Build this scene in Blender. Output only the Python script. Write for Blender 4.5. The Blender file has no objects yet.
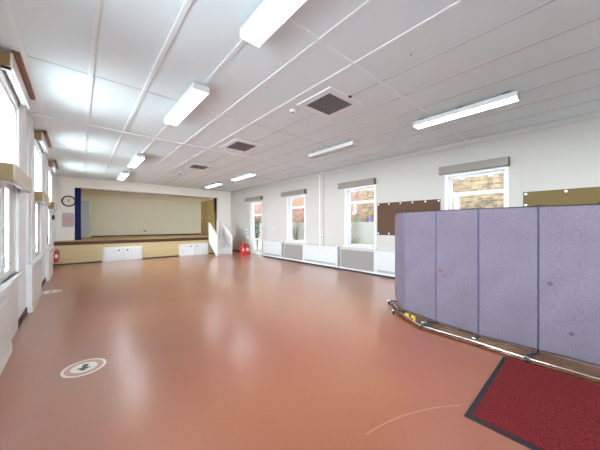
import bpy, bmesh, math, random
from mathutils import Vector, Matrix
random.seed(7)
sc = bpy.context.scene
COL = sc.collection
PI = math.pi

# ------------------------------------------------------------------ materials
def lin(c):
    c /= 255.0
    return c / 12.92 if c <= .04045 else ((c + .055) / 1.055) ** 2.4
def rgb(r, g, b): return (lin(r), lin(g), lin(b), 1)

def new_mat(name):
    m = bpy.data.materials.new(name); m.use_nodes = True
    return m, m.node_tree.nodes, m.node_tree.links

def pm(name, col, rough=.6, metal=0, var=.04, scale=6, bump=0, bscale=120, spec=.5):
    """principled with a little procedural mottling (and optional fine bump)"""
    m, n, l = new_mat(name)
    b = n['Principled BSDF']
    b.inputs['Roughness'].default_value = rough
    b.inputs['Metallic'].default_value = metal
    b.inputs['Specular IOR Level'].default_value = spec
    tc = n.new('ShaderNodeTexCoord')
    nz = n.new('ShaderNodeTexNoise'); nz.inputs['Scale'].default_value = scale; nz.inputs['Detail'].default_value = 4
    l.new(tc.outputs['Object'], nz.inputs['Vector'])
    mx = n.new('ShaderNodeMix'); mx.data_type = 'RGBA'
    mx.inputs[6].default_value = tuple(min(1, c * (1 + var)) for c in col[:3]) + (1,)
    mx.inputs[7].default_value = tuple(c * (1 - var) for c in col[:3]) + (1,)
    l.new(nz.outputs['Fac'], mx.inputs[0]); l.new(mx.outputs[2], b.inputs['Base Color'])
    if bump:
        n2 = n.new('ShaderNodeTexNoise'); n2.inputs['Scale'].default_value = bscale; n2.inputs['Detail'].default_value = 3
        l.new(tc.outputs['Object'], n2.inputs['Vector'])
        bp = n.new('ShaderNodeBump'); bp.inputs['Strength'].default_value = bump; bp.inputs['Distance'].default_value = .01
        l.new(n2.outputs['Fac'], bp.inputs['Height']); l.new(bp.outputs['Normal'], b.inputs['Normal'])
    return m

def emit(name, col, strength):
    m, n, l = new_mat(name)
    n.remove(n['Principled BSDF'])
    e = n.new('ShaderNodeEmission'); e.inputs['Color'].default_value = col; e.inputs['Strength'].default_value = strength
    l.new(e.outputs[0], n['Material Output'].inputs['Surface'])
    return m

def glass_mat():
    m, n, l = new_mat('window_glass')
    n.remove(n['Principled BSDF'])
    t = n.new('ShaderNodeBsdfTransparent'); t.inputs['Color'].default_value = (.96, .98, .97, 1)
    g = n.new('ShaderNodeBsdfGlossy'); g.inputs['Roughness'].default_value = .02
    f = n.new('ShaderNodeFresnel'); f.inputs['IOR'].default_value = 1.22
    mx = n.new('ShaderNodeMixShader')
    ge = n.new('ShaderNodeNewGeometry'); iv = n.new('ShaderNodeMath'); iv.operation = 'SUBTRACT'; iv.inputs[0].default_value = 1
    l.new(ge.outputs['Backfacing'], iv.inputs[1])            # reflect at the entry face only (no false total reflection at the exit face)
    mu = n.new('ShaderNodeMath'); mu.operation = 'MULTIPLY'; l.new(f.outputs[0], mu.inputs[0]); l.new(iv.outputs[0], mu.inputs[1])
    l.new(mu.outputs[0], mx.inputs[0]); l.new(t.outputs[0], mx.inputs[1]); l.new(g.outputs[0], mx.inputs[2])
    l.new(mx.outputs[0], n['Material Output'].inputs['Surface'])
    return m

def floor_mat():
    m, n, l = new_mat('red_lino_floor')
    b = n['Principled BSDF']
    tc = n.new('ShaderNodeTexCoord')
    n1 = n.new('ShaderNodeTexNoise'); n1.inputs['Scale'].default_value = .55; n1.inputs['Detail'].default_value = 6
    n2 = n.new('ShaderNodeTexNoise'); n2.inputs['Scale'].default_value = 45; n2.inputs['Detail'].default_value = 5
    n3 = n.new('ShaderNodeTexNoise'); n3.inputs['Scale'].default_value = 3; n3.inputs['Detail'].default_value = 8
    for q in (n1, n2, n3): l.new(tc.outputs['Object'], q.inputs['Vector'])
    r1 = n.new('ShaderNodeValToRGB')
    r1.color_ramp.elements[0].position = .2; r1.color_ramp.elements[0].color = FLOOR_A
    r1.color_ramp.elements[1].position = .8; r1.color_ramp.elements[1].color = FLOOR_B
    l.new(n1.outputs['Fac'], r1.inputs['Fac'])
    mx = n.new('ShaderNodeMix'); mx.data_type = 'RGBA'; mx.blend_type = 'MULTIPLY'; mx.inputs[0].default_value = 1
    r2 = n.new('ShaderNodeValToRGB')
    r2.color_ramp.elements[0].position = .3; r2.color_ramp.elements[0].color = (.95, .95, .95, 1)
    r2.color_ramp.elements[1].position = .7; r2.color_ramp.elements[1].color = (1.04, 1.04, 1.04, 1)
    l.new(n2.outputs['Fac'], r2.inputs['Fac'])
    l.new(r1.outputs[0], mx.inputs[6]); l.new(r2.outputs[0], mx.inputs[7])
    # a worn arc scratched in the floor in front of the mat
    def mth(op, a, bb=None):
        q = n.new('ShaderNodeMath'); q.operation = op
        for i, v in enumerate((a, bb)):
            if v is None: continue
            if isinstance(v, (int, float)): q.inputs[i].default_value = v
            else: l.new(v, q.inputs[i])
        return q.outputs[0]
    sep = n.new('ShaderNodeSeparateXYZ'); l.new(tc.outputs['Object'], sep.inputs[0])
    cx, cy, R = ARC
    dx = mth('SUBTRACT', sep.outputs[0], cx); dy = mth('SUBTRACT', sep.outputs[1], cy)
    d = mth('SQRT', mth('ADD', mth('MULTIPLY', dx, dx), mth('MULTIPLY', dy, dy)))
    ring = mth('LESS_THAN', mth('ABSOLUTE', mth('SUBTRACT', d, R)), .006)
    lim = mth('MULTIPLY', mth('GREATER_THAN', sep.outputs[0], ARC_X[0]), mth('LESS_THAN', sep.outputs[0], ARC_X[1]))
    lim = mth('MULTIPLY', lim, mth('GREATER_THAN', sep.outputs[1], ARC_Y0))
    msk = mth('MULTIPLY', mth('MULTIPLY', ring, lim), .35)
    mx2 = n.new('ShaderNodeMix'); mx2.data_type = 'RGBA'
    l.new(msk, mx2.inputs[0]); l.new(mx.outputs[2], mx2.inputs[6]); mx2.inputs[7].default_value = (.62, .42, .33, 1)
    l.new(mx2.outputs[2], b.inputs['Base Color'])
    mr = n.new('ShaderNodeMapRange'); mr.inputs[3].default_value = FLOOR_R[0]; mr.inputs[4].default_value = FLOOR_R[1]
    b.inputs['Roughness'].default_value = .28
    b.inputs['Specular IOR Level'].default_value = FLOOR_S
    b.inputs['Coat Weight'].default_value = .85; b.inputs['Coat Roughness'].default_value = .24; b.inputs['Coat IOR'].default_value = 1.5
    return m

FLOOR_A = (.33, .088, .048, 1); FLOOR_B = (.39, .142, .060, 1)
FLOOR_R = (.25, .31); FLOOR_S = .8
ARC = (1.348, -.645, 1.716); ARC_X = (1.55, 2.40); ARC_Y0 = .5

def brick_mat(name, c1, c2, mortar):
    m, n, l = new_mat(name)
    b = n['Principled BSDF']; b.inputs['Roughness'].default_value = .9
    tc = n.new('ShaderNodeTexCoord'); s = n.new('ShaderNodeSeparateXYZ'); c = n.new('ShaderNodeCombineXYZ')
    l.new(tc.outputs['Object'], s.inputs[0])
    l.new(s.outputs[1], c.inputs[0]); l.new(s.outputs[2], c.inputs[1])
    k = n.new('ShaderNodeTexBrick'); k.inputs['Scale'].default_value = 1
    k.inputs['Brick Width'].default_value = .225; k.inputs['Row Height'].default_value = .075
    k.inputs['Mortar Size'].default_value = .007; k.inputs['Bias'].default_value = -.1
    k.inputs['Color1'].default_value = c1; k.inputs['Color2'].default_value = c2; k.inputs['Mortar'].default_value = mortar
    l.new(c.outputs[0], k.inputs['Vector'])
    nz = n.new('ShaderNodeTexNoise'); nz.inputs['Scale'].default_value = 5; l.new(c.outputs[0], nz.inputs['Vector'])
    r = n.new('ShaderNodeValToRGB'); r.color_ramp.elements[0].position = .35; r.color_ramp.elements[0].color = (.6, .6, .62, 1)
    r.color_ramp.elements[1].position = .6; r.color_ramp.elements[1].color = (1.1, 1.08, 1.05, 1)
    l.new(nz.outputs['Fac'], r.inputs[0])
    mx = n.new('ShaderNodeMix'); mx.data_type = 'RGBA'; mx.blend_type = 'MULTIPLY'; mx.inputs[0].default_value = 1
    l.new(k.outputs['Color'], mx.inputs[6]); l.new(r.outputs[0], mx.inputs[7]); l.new(mx.outputs[2], b.inputs['Base Color'])
    return m

def wood_mat(name, a, bcol, axis='Y', scale=3, rough=.4):
    m, n, l = new_mat(name)
    b = n['Principled BSDF']; b.inputs['Roughness'].default_value = rough
    tc = n.new('ShaderNodeTexCoord'); mp = n.new('ShaderNodeMapping')
    st = {'X': (.12, 2, 2), 'Y': (2, .12, 2), 'Z': (2, 2, .12)}[axis]
    mp.inputs['Scale'].default_value = tuple(scale * v for v in st)
    nz = n.new('ShaderNodeTexNoise'); nz.inputs['Scale'].default_value = 3; nz.inputs['Detail'].default_value = 6
    l.new(tc.outputs['Object'], mp.inputs[0]); l.new(mp.outputs[0], nz.inputs['Vector'])
    r = n.new('ShaderNodeValToRGB'); r.color_ramp.elements[0].position = .3; r.color_ramp.elements[1].position = .7
    r.color_ramp.elements[0].color = a; r.color_ramp.elements[1].color = bcol
    l.new(nz.outputs['Fac'], r.inputs[0]); l.new(r.outputs[0], b.inputs['Base Color'])
    return m

def fabric_mat(name, col, stains=()):
    m, n, l = new_mat(name)
    b = n['Principled BSDF']; b.inputs['Roughness'].default_value = .95; b.inputs['Specular IOR Level'].default_value = .15
    tc = n.new('ShaderNodeTexCoord')
    n1 = n.new('ShaderNodeTexNoise'); n1.inputs['Scale'].default_value = 90; n1.inputs['Detail'].default_value = 4
    n2 = n.new('ShaderNodeTexNoise'); n2.inputs['Scale'].default_value = 3; n2.inputs['Detail'].default_value = 5
    for q in (n1, n2): l.new(tc.outputs['Object'], q.inputs['Vector'])
    def ramp(src, a, bb):
        r = n.new('ShaderNodeValToRGB'); r.color_ramp.elements[0].position = .3; r.color_ramp.elements[1].position = .7
        r.color_ramp.elements[0].color = (a, a, a, 1); r.color_ramp.elements[1].color = (bb, bb, bb, 1)
        l.new(src, r.inputs[0]); return r.outputs[0]
    cur = None
    for src, a, bb in ((n1.outputs['Fac'], .8, 1.16), (n2.outputs['Fac'], .92, 1.06)):
        mx = n.new('ShaderNodeMix'); mx.data_type = 'RGBA'; mx.blend_type = 'MULTIPLY'; mx.inputs[0].default_value = 1
        if cur is None: mx.inputs[6].default_value = col
        else: l.new(cur, mx.inputs[6])
        l.new(ramp(src, a, bb), mx.inputs[7]); cur = mx.outputs[2]
    for (p, r, sc_col, amt) in stains:
        v = n.new('ShaderNodeVectorMath'); v.operation = 'DISTANCE'; v.inputs[1].default_value = p
        l.new(tc.outputs['Object'], v.inputs[0])
        mr = n.new('ShaderNodeMapRange'); mr.inputs[1].default_value = r; mr.inputs[2].default_value = r * .3
        mr.inputs[3].default_value = 0; mr.inputs[4].default_value = amt
        l.new(v.outputs['Value'], mr.inputs[0])
        mx = n.new('ShaderNodeMix'); mx.data_type = 'RGBA'; mx.inputs[7].default_value = sc_col
        l.new(mr.outputs[0], mx.inputs[0]); l.new(cur, mx.inputs[6]); cur = mx.outputs[2]
    l.new(cur, b.inputs['Base Color'])
    bp = n.new('ShaderNodeBump'); bp.inputs['Strength'].default_value = .25; bp.inputs['Distance'].default_value = .004
    l.new(n1.outputs['Fac'], bp.inputs['Height']); l.new(bp.outputs['Normal'], b.inputs['Normal'])
    return m

def poster_mat():
    m, n, l = new_mat('poster_print')
    b = n['Principled BSDF']; b.inputs['Roughness'].default_value = .5
    tc = n.new('ShaderNodeTexCoord')
    v = n.new('ShaderNodeVectorMath'); v.operation = 'DISTANCE'; v.inputs[1].default_value = (.02, 0, -.02)
    l.new(tc.outputs['Object'], v.inputs[0])
    r = n.new('ShaderNodeValToRGB'); r.color_ramp.interpolation = 'EASE'
    e = r.color_ramp.elements; e[0].position = .03; e[0].color = rgb(200, 152, 142); e[1].position = .30; e[1].color = rgb(178, 174, 184)
    l.new(v.outputs['Value'], r.inputs[0]); l.new(r.outputs[0], b.inputs['Base Color'])
    return m

M = {}
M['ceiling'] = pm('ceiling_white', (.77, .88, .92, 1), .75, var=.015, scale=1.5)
M['batten'] = pm('batten_white', (.82, .89, .92, 1), .55, var=.01)
M['joint'] = pm('joint_grey', (.56, .58, .60, 1), .7, var=.02)
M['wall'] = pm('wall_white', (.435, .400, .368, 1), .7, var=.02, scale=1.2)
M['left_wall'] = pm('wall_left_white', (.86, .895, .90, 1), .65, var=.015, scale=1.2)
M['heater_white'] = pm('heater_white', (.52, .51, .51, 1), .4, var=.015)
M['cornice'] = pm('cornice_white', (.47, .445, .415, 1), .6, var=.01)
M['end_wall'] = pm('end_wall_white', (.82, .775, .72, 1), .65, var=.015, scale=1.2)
M['base_wood'] = wood_mat('base_wood', rgb(58, 32, 20), rgb(132, 76, 46), 'Y', 9, .25)
M['white'] = pm('white_gloss', (.74, .735, .73, 1), .35, var=.015)
M['offwhite'] = pm('offwhite_gloss', (.78, .76, .73, 1), .4, var=.02)
M['cream_wall'] = pm('stage_cream', (.88, .83, .67, 1), .7, var=.03, scale=1)
M['stage_front'] = wood_mat('stage_front_beige', rgb(194, 174, 128), rgb(206, 186, 142), 'X', 2, .5)
M['deck'] = wood_mat('deck_wood', rgb(190, 156, 106), rgb(208, 176, 126), 'X', 3, .55)
M['dark_wood'] = wood_mat('dark_wood', rgb(64, 34, 18), rgb(88, 50, 28), 'X', 3, .6)
M['dado'] = pm('dado_beige', rgb(180, 166, 146), .6, var=.03)
M['olive_wood'] = wood_mat('olive_wood', rgb(150, 120, 66), rgb(172, 142, 84), 'Z', 2.5, .45)
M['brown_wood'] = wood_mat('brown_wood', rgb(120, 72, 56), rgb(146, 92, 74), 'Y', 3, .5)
M['black'] = pm('black_matt', (.012, .012, .014, 1), .5, var=.1)
M['rubber'] = pm('rubber_dark', (.018, .017, .022, 1), .6, var=.1)
M['hinge'] = pm('hinge_blue_grey', rgb(70, 72, 95), .6, var=.05)
M['chrome'] = pm('chrome', (.75, .75, .76, 1), .18, 1, var=.02)
M['alu'] = pm('aluminium', (.80, .78, .75, 1), .26, 1, var=.03)
M['steel'] = pm('steel_grey', (.45, .45, .47, 1), .35, 1, var=.03)
M['olive'] = pm('pelmet_olive', rgb(150, 128, 84), .5, var=.03)
M['pelmet_cream'] = pm('pelmet_cream', rgb(206, 196, 180), .5, var=.02)
M['pelmet_grey'] = pm('pelmet_greige', rgb(126, 116, 106), .55, var=.03)
M['beige_panel'] = pm('beige_panel', rgb(132, 123, 119), .6, var=.03)
M['cork'] = pm('brown_cork', rgb(82, 55, 37), .85, var=.12, scale=40, bump=.1)
M['cork2'] = pm('olive_cork', rgb(104, 84, 48), .85, var=.1, scale=40, bump=.1)
M['vent'] = pm('vent_grey', rgb(118, 114, 120), .6, var=.05)
M['ventdark'] = pm('vent_dark', rgb(66, 64, 70), .7, var=.05)
M['grille'] = pm('grille_grey', rgb(120, 122, 130), .5, var=.05)
M['red'] = pm('fire_red', (.62, .022, .03, 1), .3, var=.05)
M['red_orange'] = pm('call_red', (.55, .07, .035, 1), .35, var=.05)
M['yellow'] = pm('yellow_plastic', (.80, .48, .02, 1), .4, var=.05)
M['blue'] = pm('sign_blue', (.03, .10, .42, 1), .4, var=.05)
M['curtain_blue'] = pm('curtain_blue', rgb(26, 38, 118), .75, var=.15, scale=10)
M['curtain_black'] = pm('curtain_black', (.012, .012, .016, 1), .9, var=.1)
M['door_blue'] = pm('door_pale', rgb(196, 204, 208), .4, var=.02)
M['mat_red'] = pm('mat_red', (.168, .020, .022, 1), .95, var=.9, scale=70, bump=.6, bscale=160, spec=.1)
M['pink'] = pm('sticker_pink', rgb(196, 150, 130), .4, var=.03)
M['sticker'] = pm('sticker_white', rgb(232, 226, 216), .35, var=.03)
M['arrow'] = pm('arrow_grey', rgb(78, 86, 98), .4, var=.03)
M['glass'] = glass_mat()
M['diffuser'] = emit('lamp_diffuser', (.88, .94, 1, 1), 7.0)
M['louvre'] = pm('louvre_white', (.7, .7, .7, 1), .3, var=.03)
M['dial'] = pm('clock_dial', rgb(226, 218, 200), .4, var=.02)
M['poster'] = poster_mat()
M['brick_yellow'] = brick_mat('brick_yellow', (.25, .165, .085, 1), (.085, .055, .036, 1), (.21, .19, .145, 1))
M['brick_pink'] = brick_mat('brick_pink', (.27, .135, .09, 1), (.17, .078, .054, 1), (.27, .22, .18, 1))
M['garden_white'] = pm('garden_white', (.90, .90, .86, 1), .8, var=.05, scale=2)
M['paving'] = pm('paving', (.42, .40, .37, 1), .9, var=.1, scale=3)
M['leaf'] = pm('leaf_green', (.10, .20, .06, 1), .6, var=.5, scale=5)
M['leaf_pale'] = pm('leaf_pale', (.34, .44, .22, 1), .6, var=.4, scale=5)
M['bark'] = pm('bark', (.16, .12, .09, 1), .9, var=.2)
M['green_pot'] = pm('green_pot', (.12, .45, .25, 1), .5, var=.1)
M['purple_pot'] = pm('purple_pot', (.20, .13, .48, 1), .5, var=.1)
M['fabric'] = fabric_mat('partition_fabric', (.168, .141, .181, 1))
M['fabric_end'] = fabric_mat('partition_fabric_end', (.168, .141, .181, 1))
M['floor'] = floor_mat()

# ------------------------------------------------------------------ mesh helpers
WL = {}
class MB:
    def __init__(s): s.bm = bmesh.new()
    def box(s, x0, x1, y0, y1, z0, z1):
        v = [s.bm.verts.new(p) for p in ((x0,y0,z0),(x1,y0,z0),(x1,y1,z0),(x0,y1,z0),(x0,y0,z1),(x1,y0,z1),(x1,y1,z1),(x0,y1,z1))]
        for f in ((0,3,2,1),(4,5,6,7),(0,1,5,4),(1,2,6,5),(2,3,7,6),(3,0,4,7)): s.bm.faces.new([v[i] for i in f])
        return s
    def bar(s, a, b, w, z0, z1, off=0):
        """upright slab from plan point a to b, thickness w (centred, shifted off to its right)"""
        a = Vector(a[:2]); b = Vector(b[:2]); d = (b - a).normalized(); n = Vector((d.y, -d.x))
        q = [a + n*(off-w/2), b + n*(off-w/2), b + n*(off+w/2), a + n*(off+w/2)]
        return s.prism([(p.x, p.y) for p in q], z0, z1)
    def prism(s, pts, z0, z1, axis='Z'):
        def P(u, v, w): return {'Z': (u, v, w), 'X': (w, u, v), 'Y': (u, w, v)}[axis]
        lo = [s.bm.verts.new(P(u, v, z0)) for u, v in pts]; hi = [s.bm.verts.new(P(u, v, z1)) for u, v in pts]
        n = len(pts)
        s.bm.faces.new(lo[::-1]); s.bm.faces.new(hi)
        for i in range(n): s.bm.faces.new((lo[i], lo[(i+1) % n], hi[(i+1) % n], hi[i]))
        return s
    def tube(s, path, r, seg=10):
        path = [Vector(p) for p in path]; rings = []
        rr = r if isinstance(r, (list, tuple)) else [r]*len(path)
        for i, p in enumerate(path):
            d = (path[min(i+1, len(path)-1)] - path[max(i-1, 0)]).normalized()
            u = d.cross(Vector((0, 0, 1)))
            if u.length < 1e-3: u = Vector((1, 0, 0))
            u.normalize(); w = d.cross(u)
            rings.append([s.bm.verts.new(p + (u*math.cos(t) + w*math.sin(t))*rr[i]) for t in [2*PI*k/seg for k in range(seg)]])
        for a, b in zip(rings, rings[1:]):
            for k in range(seg): s.bm.faces.new((a[k], a[(k+1) % seg], b[(k+1) % seg], b[k]))
        s.bm.faces.new(rings[0][::-1]); s.bm.faces.new(rings[-1])
        return s
    def lathe(s, prof, c, axis='Z', seg=28):
        c = Vector(c); rings = []
        for r, h in prof:
            ring = []
            for k in range(seg):
                t = 2*PI*k/seg; a, b = r*math.cos(t), r*math.sin(t)
                ring.append(s.bm.verts.new(c + Vector({'Z': (a, b, h), 'Y': (a, h, b), 'X': (h, a, b)}[axis])))
            rings.append(ring)
        for a, b in zip(rings, rings[1:]):
            for k in range(seg): s.bm.faces.new((a[k], a[(k+1) % seg], b[(k+1) % seg], b[k]))
        s.bm.faces.new(rings[0][::-1]); s.bm.faces.new(rings[-1])
        return s
    def leaf(s, p, d, L, W):
        p = Vector(p); d = Vector(d).normalized(); u = d.cross(Vector((random.random()-.5, random.random()-.5, 1))).normalized()
        n = d.cross(u)*L*.12
        v = [s.bm.verts.new(q) for q in (p, p+d*L*.5+u*W, p+d*L, p+d*L*.5-u*W, p+d*L*.5+n)]
        for f in ((0,1,4),(1,2,4),(2,3,4),(3,0,4)): s.bm.faces.new([v[i] for i in f])
    def build(s, name, mat, parent=None, bevel=0, smooth=False, recalc=True):
        if recalc: bmesh.ops.recalc_face_normals(s.bm, faces=s.bm.faces)
        if smooth:
            for f in s.bm.faces: f.smooth = True
        xs = [v.co.x for v in s.bm.verts]; ys = [v.co.y for v in s.bm.verts]; zs = [v.co.z for v in s.bm.verts]
        if parent is None: o_loc = Vector(((min(xs)+max(xs))/2, (min(ys)+max(ys))/2, min(zs)))
        else: o_loc = Vector(((min(xs)+max(xs))/2, (min(ys)+max(ys))/2, (min(zs)+max(zs))/2))
        if name in ('floor',): o_loc = Vector((0, 0, 0))
        bmesh.ops.translate(s.bm, verts=s.bm.verts, vec=-o_loc)
        me = bpy.data.meshes.new(name); s.bm.to_mesh(me); s.bm.free()
        me.materials.append(mat)
        o = bpy.data.objects.new(name, me); COL.objects.link(o)
        WL[o.name] = o_loc
        if parent: o.parent = parent; o.location = o_loc - WL[parent.name]
        else: o.location = o_loc
        if bevel:
            m = o.modifiers.new('bevel', 'BEVEL'); m.width = bevel; m.segments = 2; m.limit_method = 'ANGLE'
        if smooth:
            try:
                m = o.modifiers.new('es', 'EDGE_SPLIT'); m.split_angle = .7
            except Exception: pass
        return o

def tag(o, label, cat, group=None):
    o['label'] = label; o['category'] = cat
    if group: o['group'] = group
    return o
def thing(name, loc, label, cat, group=None):
    o = bpy.data.objects.new(name, None); o.empty_display_size = .1; COL.objects.link(o)
    o.location = loc; WL[o.name] = Vector(loc)
    return tag(o, label, cat, group)
def struct(o): o['kind'] = 'structure'; return o
def copy_tree(o, dloc=None, parent=None):
    c = o.copy(); COL.objects.link(c)
    if parent: c.parent = parent
    if dloc: c.location = o.location + Vector(dloc)
    WL[c.name] = WL[o.name] + Vector(dloc or (0, 0, 0))
    for ch in [q for q in bpy.data.objects if q.parent == o]: copy_tree(ch, None, c)
    return c
def B(x0, x1, y0, y1, z0, z1): return MB().box(x0, x1, y0, y1, z0, z1)

# ------------------------------------------------------------------ dimensions
H = 3.465; XL, XR = -.67, 6.80; YF, YB = -3.0, 14.0
ZS = .87; YA = 13.0; YS = 17.0

# ------------------------------------------------------------------ shell
struct(B(XL-.3, XR+.3, YF-.3, YB, -.1, 0).build('floor', M['floor']))
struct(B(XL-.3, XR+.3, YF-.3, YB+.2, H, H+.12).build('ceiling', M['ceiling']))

def wall_y(name, x0, x1, y0, y1, z1, ops, mat):
    m = MB(); ys = sorted(set([y0, y1] + [o[0] for o in ops] + [o[1] for o in ops]))
    for a, b in zip(ys, ys[1:]):
        o = sorted([q for q in ops if q[0] <= a + 1e-6 and q[1] >= b - 1e-6], key=lambda q: q[2])
        z = 0
        for q in o:
            if q[2] > z: m.box(x0, x1, a, b, z, q[2])
            z = q[3]
        m.box(x0, x1, a, b, z, z1)
    bmesh.ops.remove_doubles(m.bm, verts=m.bm.verts, dist=1e-5)
    return struct(m.build(name, mat))

RW = [(7.50, 8.57, .81, 2.69), (4.33, 5.42, .81, 2.69), (1.18, 2.31, .81, 2.69)]
RD = (10.65, 11.75, 0, 2.69)
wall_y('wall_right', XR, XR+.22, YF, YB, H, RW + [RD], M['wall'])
LW0 = [4.30 + 3.2*k for k in (-1, 0, 1, 2)]
LOPS = []
for y in LW0: LOPS += [(y, y+1.35, .80, 2.08), (y, y+1.35, 2.20, 3.25)]
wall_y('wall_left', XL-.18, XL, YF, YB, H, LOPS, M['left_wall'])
m = MB(); xs_ = [XL-.18, .2, 1.7, 2.3, 3.8, XR+.22]  # front wall, with openings for the daylight windows added there
for i, (a, b) in enumerate(zip(xs_, xs_[1:])):
    if i % 2 == 0: m.box(a, b, YF-.2, YF, 0, H)
    else: m.box(a, b, YF-.2, YF, 0, .8); m.box(a, b, YF-.2, YF, 3.1, H)
struct(m.build('wall_front', M['wall']))
# proscenium wall: left pier, right pier and beam
PX0, PX1, PZ = -.11, 6.02, 3.05
m = B(XL-.18, PX0, YB, YB+.14, ZS, H); m.box(PX1, XR, YB, YB+.14, 0, H); m.box(PX0, PX1, YB, YB+.14, PZ, H)
struct(m.build('wall_back', M['end_wall']))
# stage house
struct(B(-.9, 6.4, YS, YS+.1, 0, 3.35).build('wall_stage_back', M['cream_wall']))
struct(B(-.9, -.8, YB+.14, YS, ZS-.1, 3.35).build('wall_stage_left', M['cream_wall']))
struct(B(6.12, 6.22, YB+.14, YS, ZS-.1, 3.35).build('wall_stage_right', M['cream_wall']))
struct(B(-.9, 6.4, YB+.14, YS+.1, 3.27, 3.37).build('ceiling_stage', M['offwhite']))
struct(B(.50, 6.12, YS-.02, YS, ZS, ZS+.07).build('baseboard_stage', M['black']))
# beam trim and wall cornices
k = [0]
def trim(m, mat, bevel=0):
    k[0] += 1
    return struct(m.build('trim_%d' % k[0], mat, bevel=bevel))
trim(B(XR-.02, XR, YF, YB, 3.37, H), M['cornice'], .006)
trim(B(XL, XR, YB-.03, YB, 3.36, H), M['end_wall'], .006)
trim(B(PX0-.04, PX1+.04, YB-.012, YB, PZ, PZ+.06), M['end_wall'], .003)
trim(B(PX1, PX1+.07, YB-.012, YB, ZS, PZ), M['end_wall'], .003)
trim(B(XL, -.53, YB-.05, YB, ZS, 3.36), M['offwhite'], .004)
# ceiling cover strips, lengthwise
for i in range(13):
    x = -.47 + .6*i
    if x > 6.75: break
    if x < 2.6: trim(B(x-.024, x+.024, YF, YB-.03, H-.012, H), M['batten'], .003)
    else: trim(B(x-.012, x+.012, YF, YB-.03, H-.003, H), M['joint'])
for y, w, h, mt in ((-.5, .018, .004, 'joint'), (1.90, .044, .011, 'batten'), (4.30, .014, .004, 'joint'), (6.50, .10, .02, 'batten'), (8.95, .014, .004, 'joint'), (11.35, .014, .004, 'joint')):
    trim(B(XL, XR-.02, y-w/2, y+w/2, H-h, H), M[mt], .002)
# wall joint strips and frame casings
trim(B(XR-.03, XR, 6.44, 6.65, .74, 3.37), M['wall'], .004)
trim(B(XR-.045, XR-.03, 6.615, 6.645, .74, 3.37), M['white'], .003)
for y in (.92, 10.27, 12.0): trim(B(XR-.008, XR, y-.02, y+.02, .74, 3.37), M['wall'], .002)
trim(B(XL, XL+.035, 6.36, 6.60, 0, H-.02), M['white'], .004)
trim(B(XL+.035, XL+.055, 6.56, 6.59, .1, H-.02), M['white'], .003)
trim(B(XL, XL+.035, 9.60, 9.80, .9, H), M['white'], .004)
trim(B(XR-.012, XR, 11.80, YB, .05, .68), M['dado'], .002)
for a, b in ((7.505, 8.78), (4.30, 5.62), (1.15, 2.46)): trim(B(XR-.02, XR, a, b, .07, .675), M['beige_panel'], .003)
# skirtings
struct(B(XR-.17, XR, .9, 10.30, 0, .055).build('baseboard_right', M['black']))
trim(B(XR-.18, XR, .9, 10.31, .055, .075), M['white'], .003)
struct(B(XR-.015, XR, 11.78, YB, 0, .08).build('baseboard_right_far', M['black']))
struct(B(XL, XL+.015, YF, YA, 0, .09).build('baseboard_left', M['black']))
struct(B(5.95, XR-.015, YB-.015, YB, 0, .08).build('baseboard_back', M['black']))

# ------------------------------------------------------------------ windows
wn = [0]
def frame_mb(x0, x1, y0, y1, z0, z1, w):
    m = B(x0, x1, y0, y0+w, z0, z1); m.box(x0, x1, y1-w, y1, z0, z1); m.box(x0, x1, y0+w, y1-w, z0, z0+w); m.box(x0, x1, y0+w, y1-w, z1-w, z1)
    return m
def right_window(y0, y1, z0, z1):
    wn[0] += 1
    m = frame_mb(XR+.15, XR+.21, y0, y1, z0, z1, .035); m.box(XR+.15, XR+.21, y0+.035, y1-.035, 2.225, 2.265)
    root = struct(m.build('window_%d' % wn[0], M['white'], bevel=.004))
    s = frame_mb(XR+.145, XR+.185, y0+.035, y1-.035, z0+.035, 2.225, .024); s.build('sash', M['white'], root, .003)
    s = frame_mb(XR+.145, XR+.185, y0+.035, y1-.035, 2.265, z1-.035, .024); s.build('sash', M['white'], root, .003)
    B(XR+.164, XR+.170, y0+.059, y1-.059, z0+.059, 2.201).build('pane', M['glass'], root)
    B(XR+.164, XR+.170, y0+.059, y1-.059, 2.289, z1-.059).build('pane', M['glass'], root)
    for f in (.25, .75):
        y = y0 + (y1-y0)*f
        B(XR+.115, XR+.145, y-.05, y+.05, z1-.10, z1-.075).build('window_stay', M['steel'], root)
    B(XR-.07, XR+.15, y0-.09, y1+.09, z0-.035, z0).build('window_sill', M['white'], root, .004)
    # white lining of the reveal
    m = B(XR-.006, XR+.15, y1-.012, y1, z0, z1); m.box(XR-.006, XR+.15, y0, y0+.012, z0, z1); m.box(XR-.006, XR+.15, y0+.012, y1-.012, z1-.012, z1)
    m.build('reveal_lining', M['white'], root)
    m = B(XR-.012, XR, y1, y1+.05, z0, z1); m.box(XR-.012, XR, y0-.05, y0, z0, z1); m.box(XR-.012, XR, y0-.05, y1+.05, z1, z1+.03)
    m.build('architrave', M['white'], root, .003)
for w in RW: right_window(*w)

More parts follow.
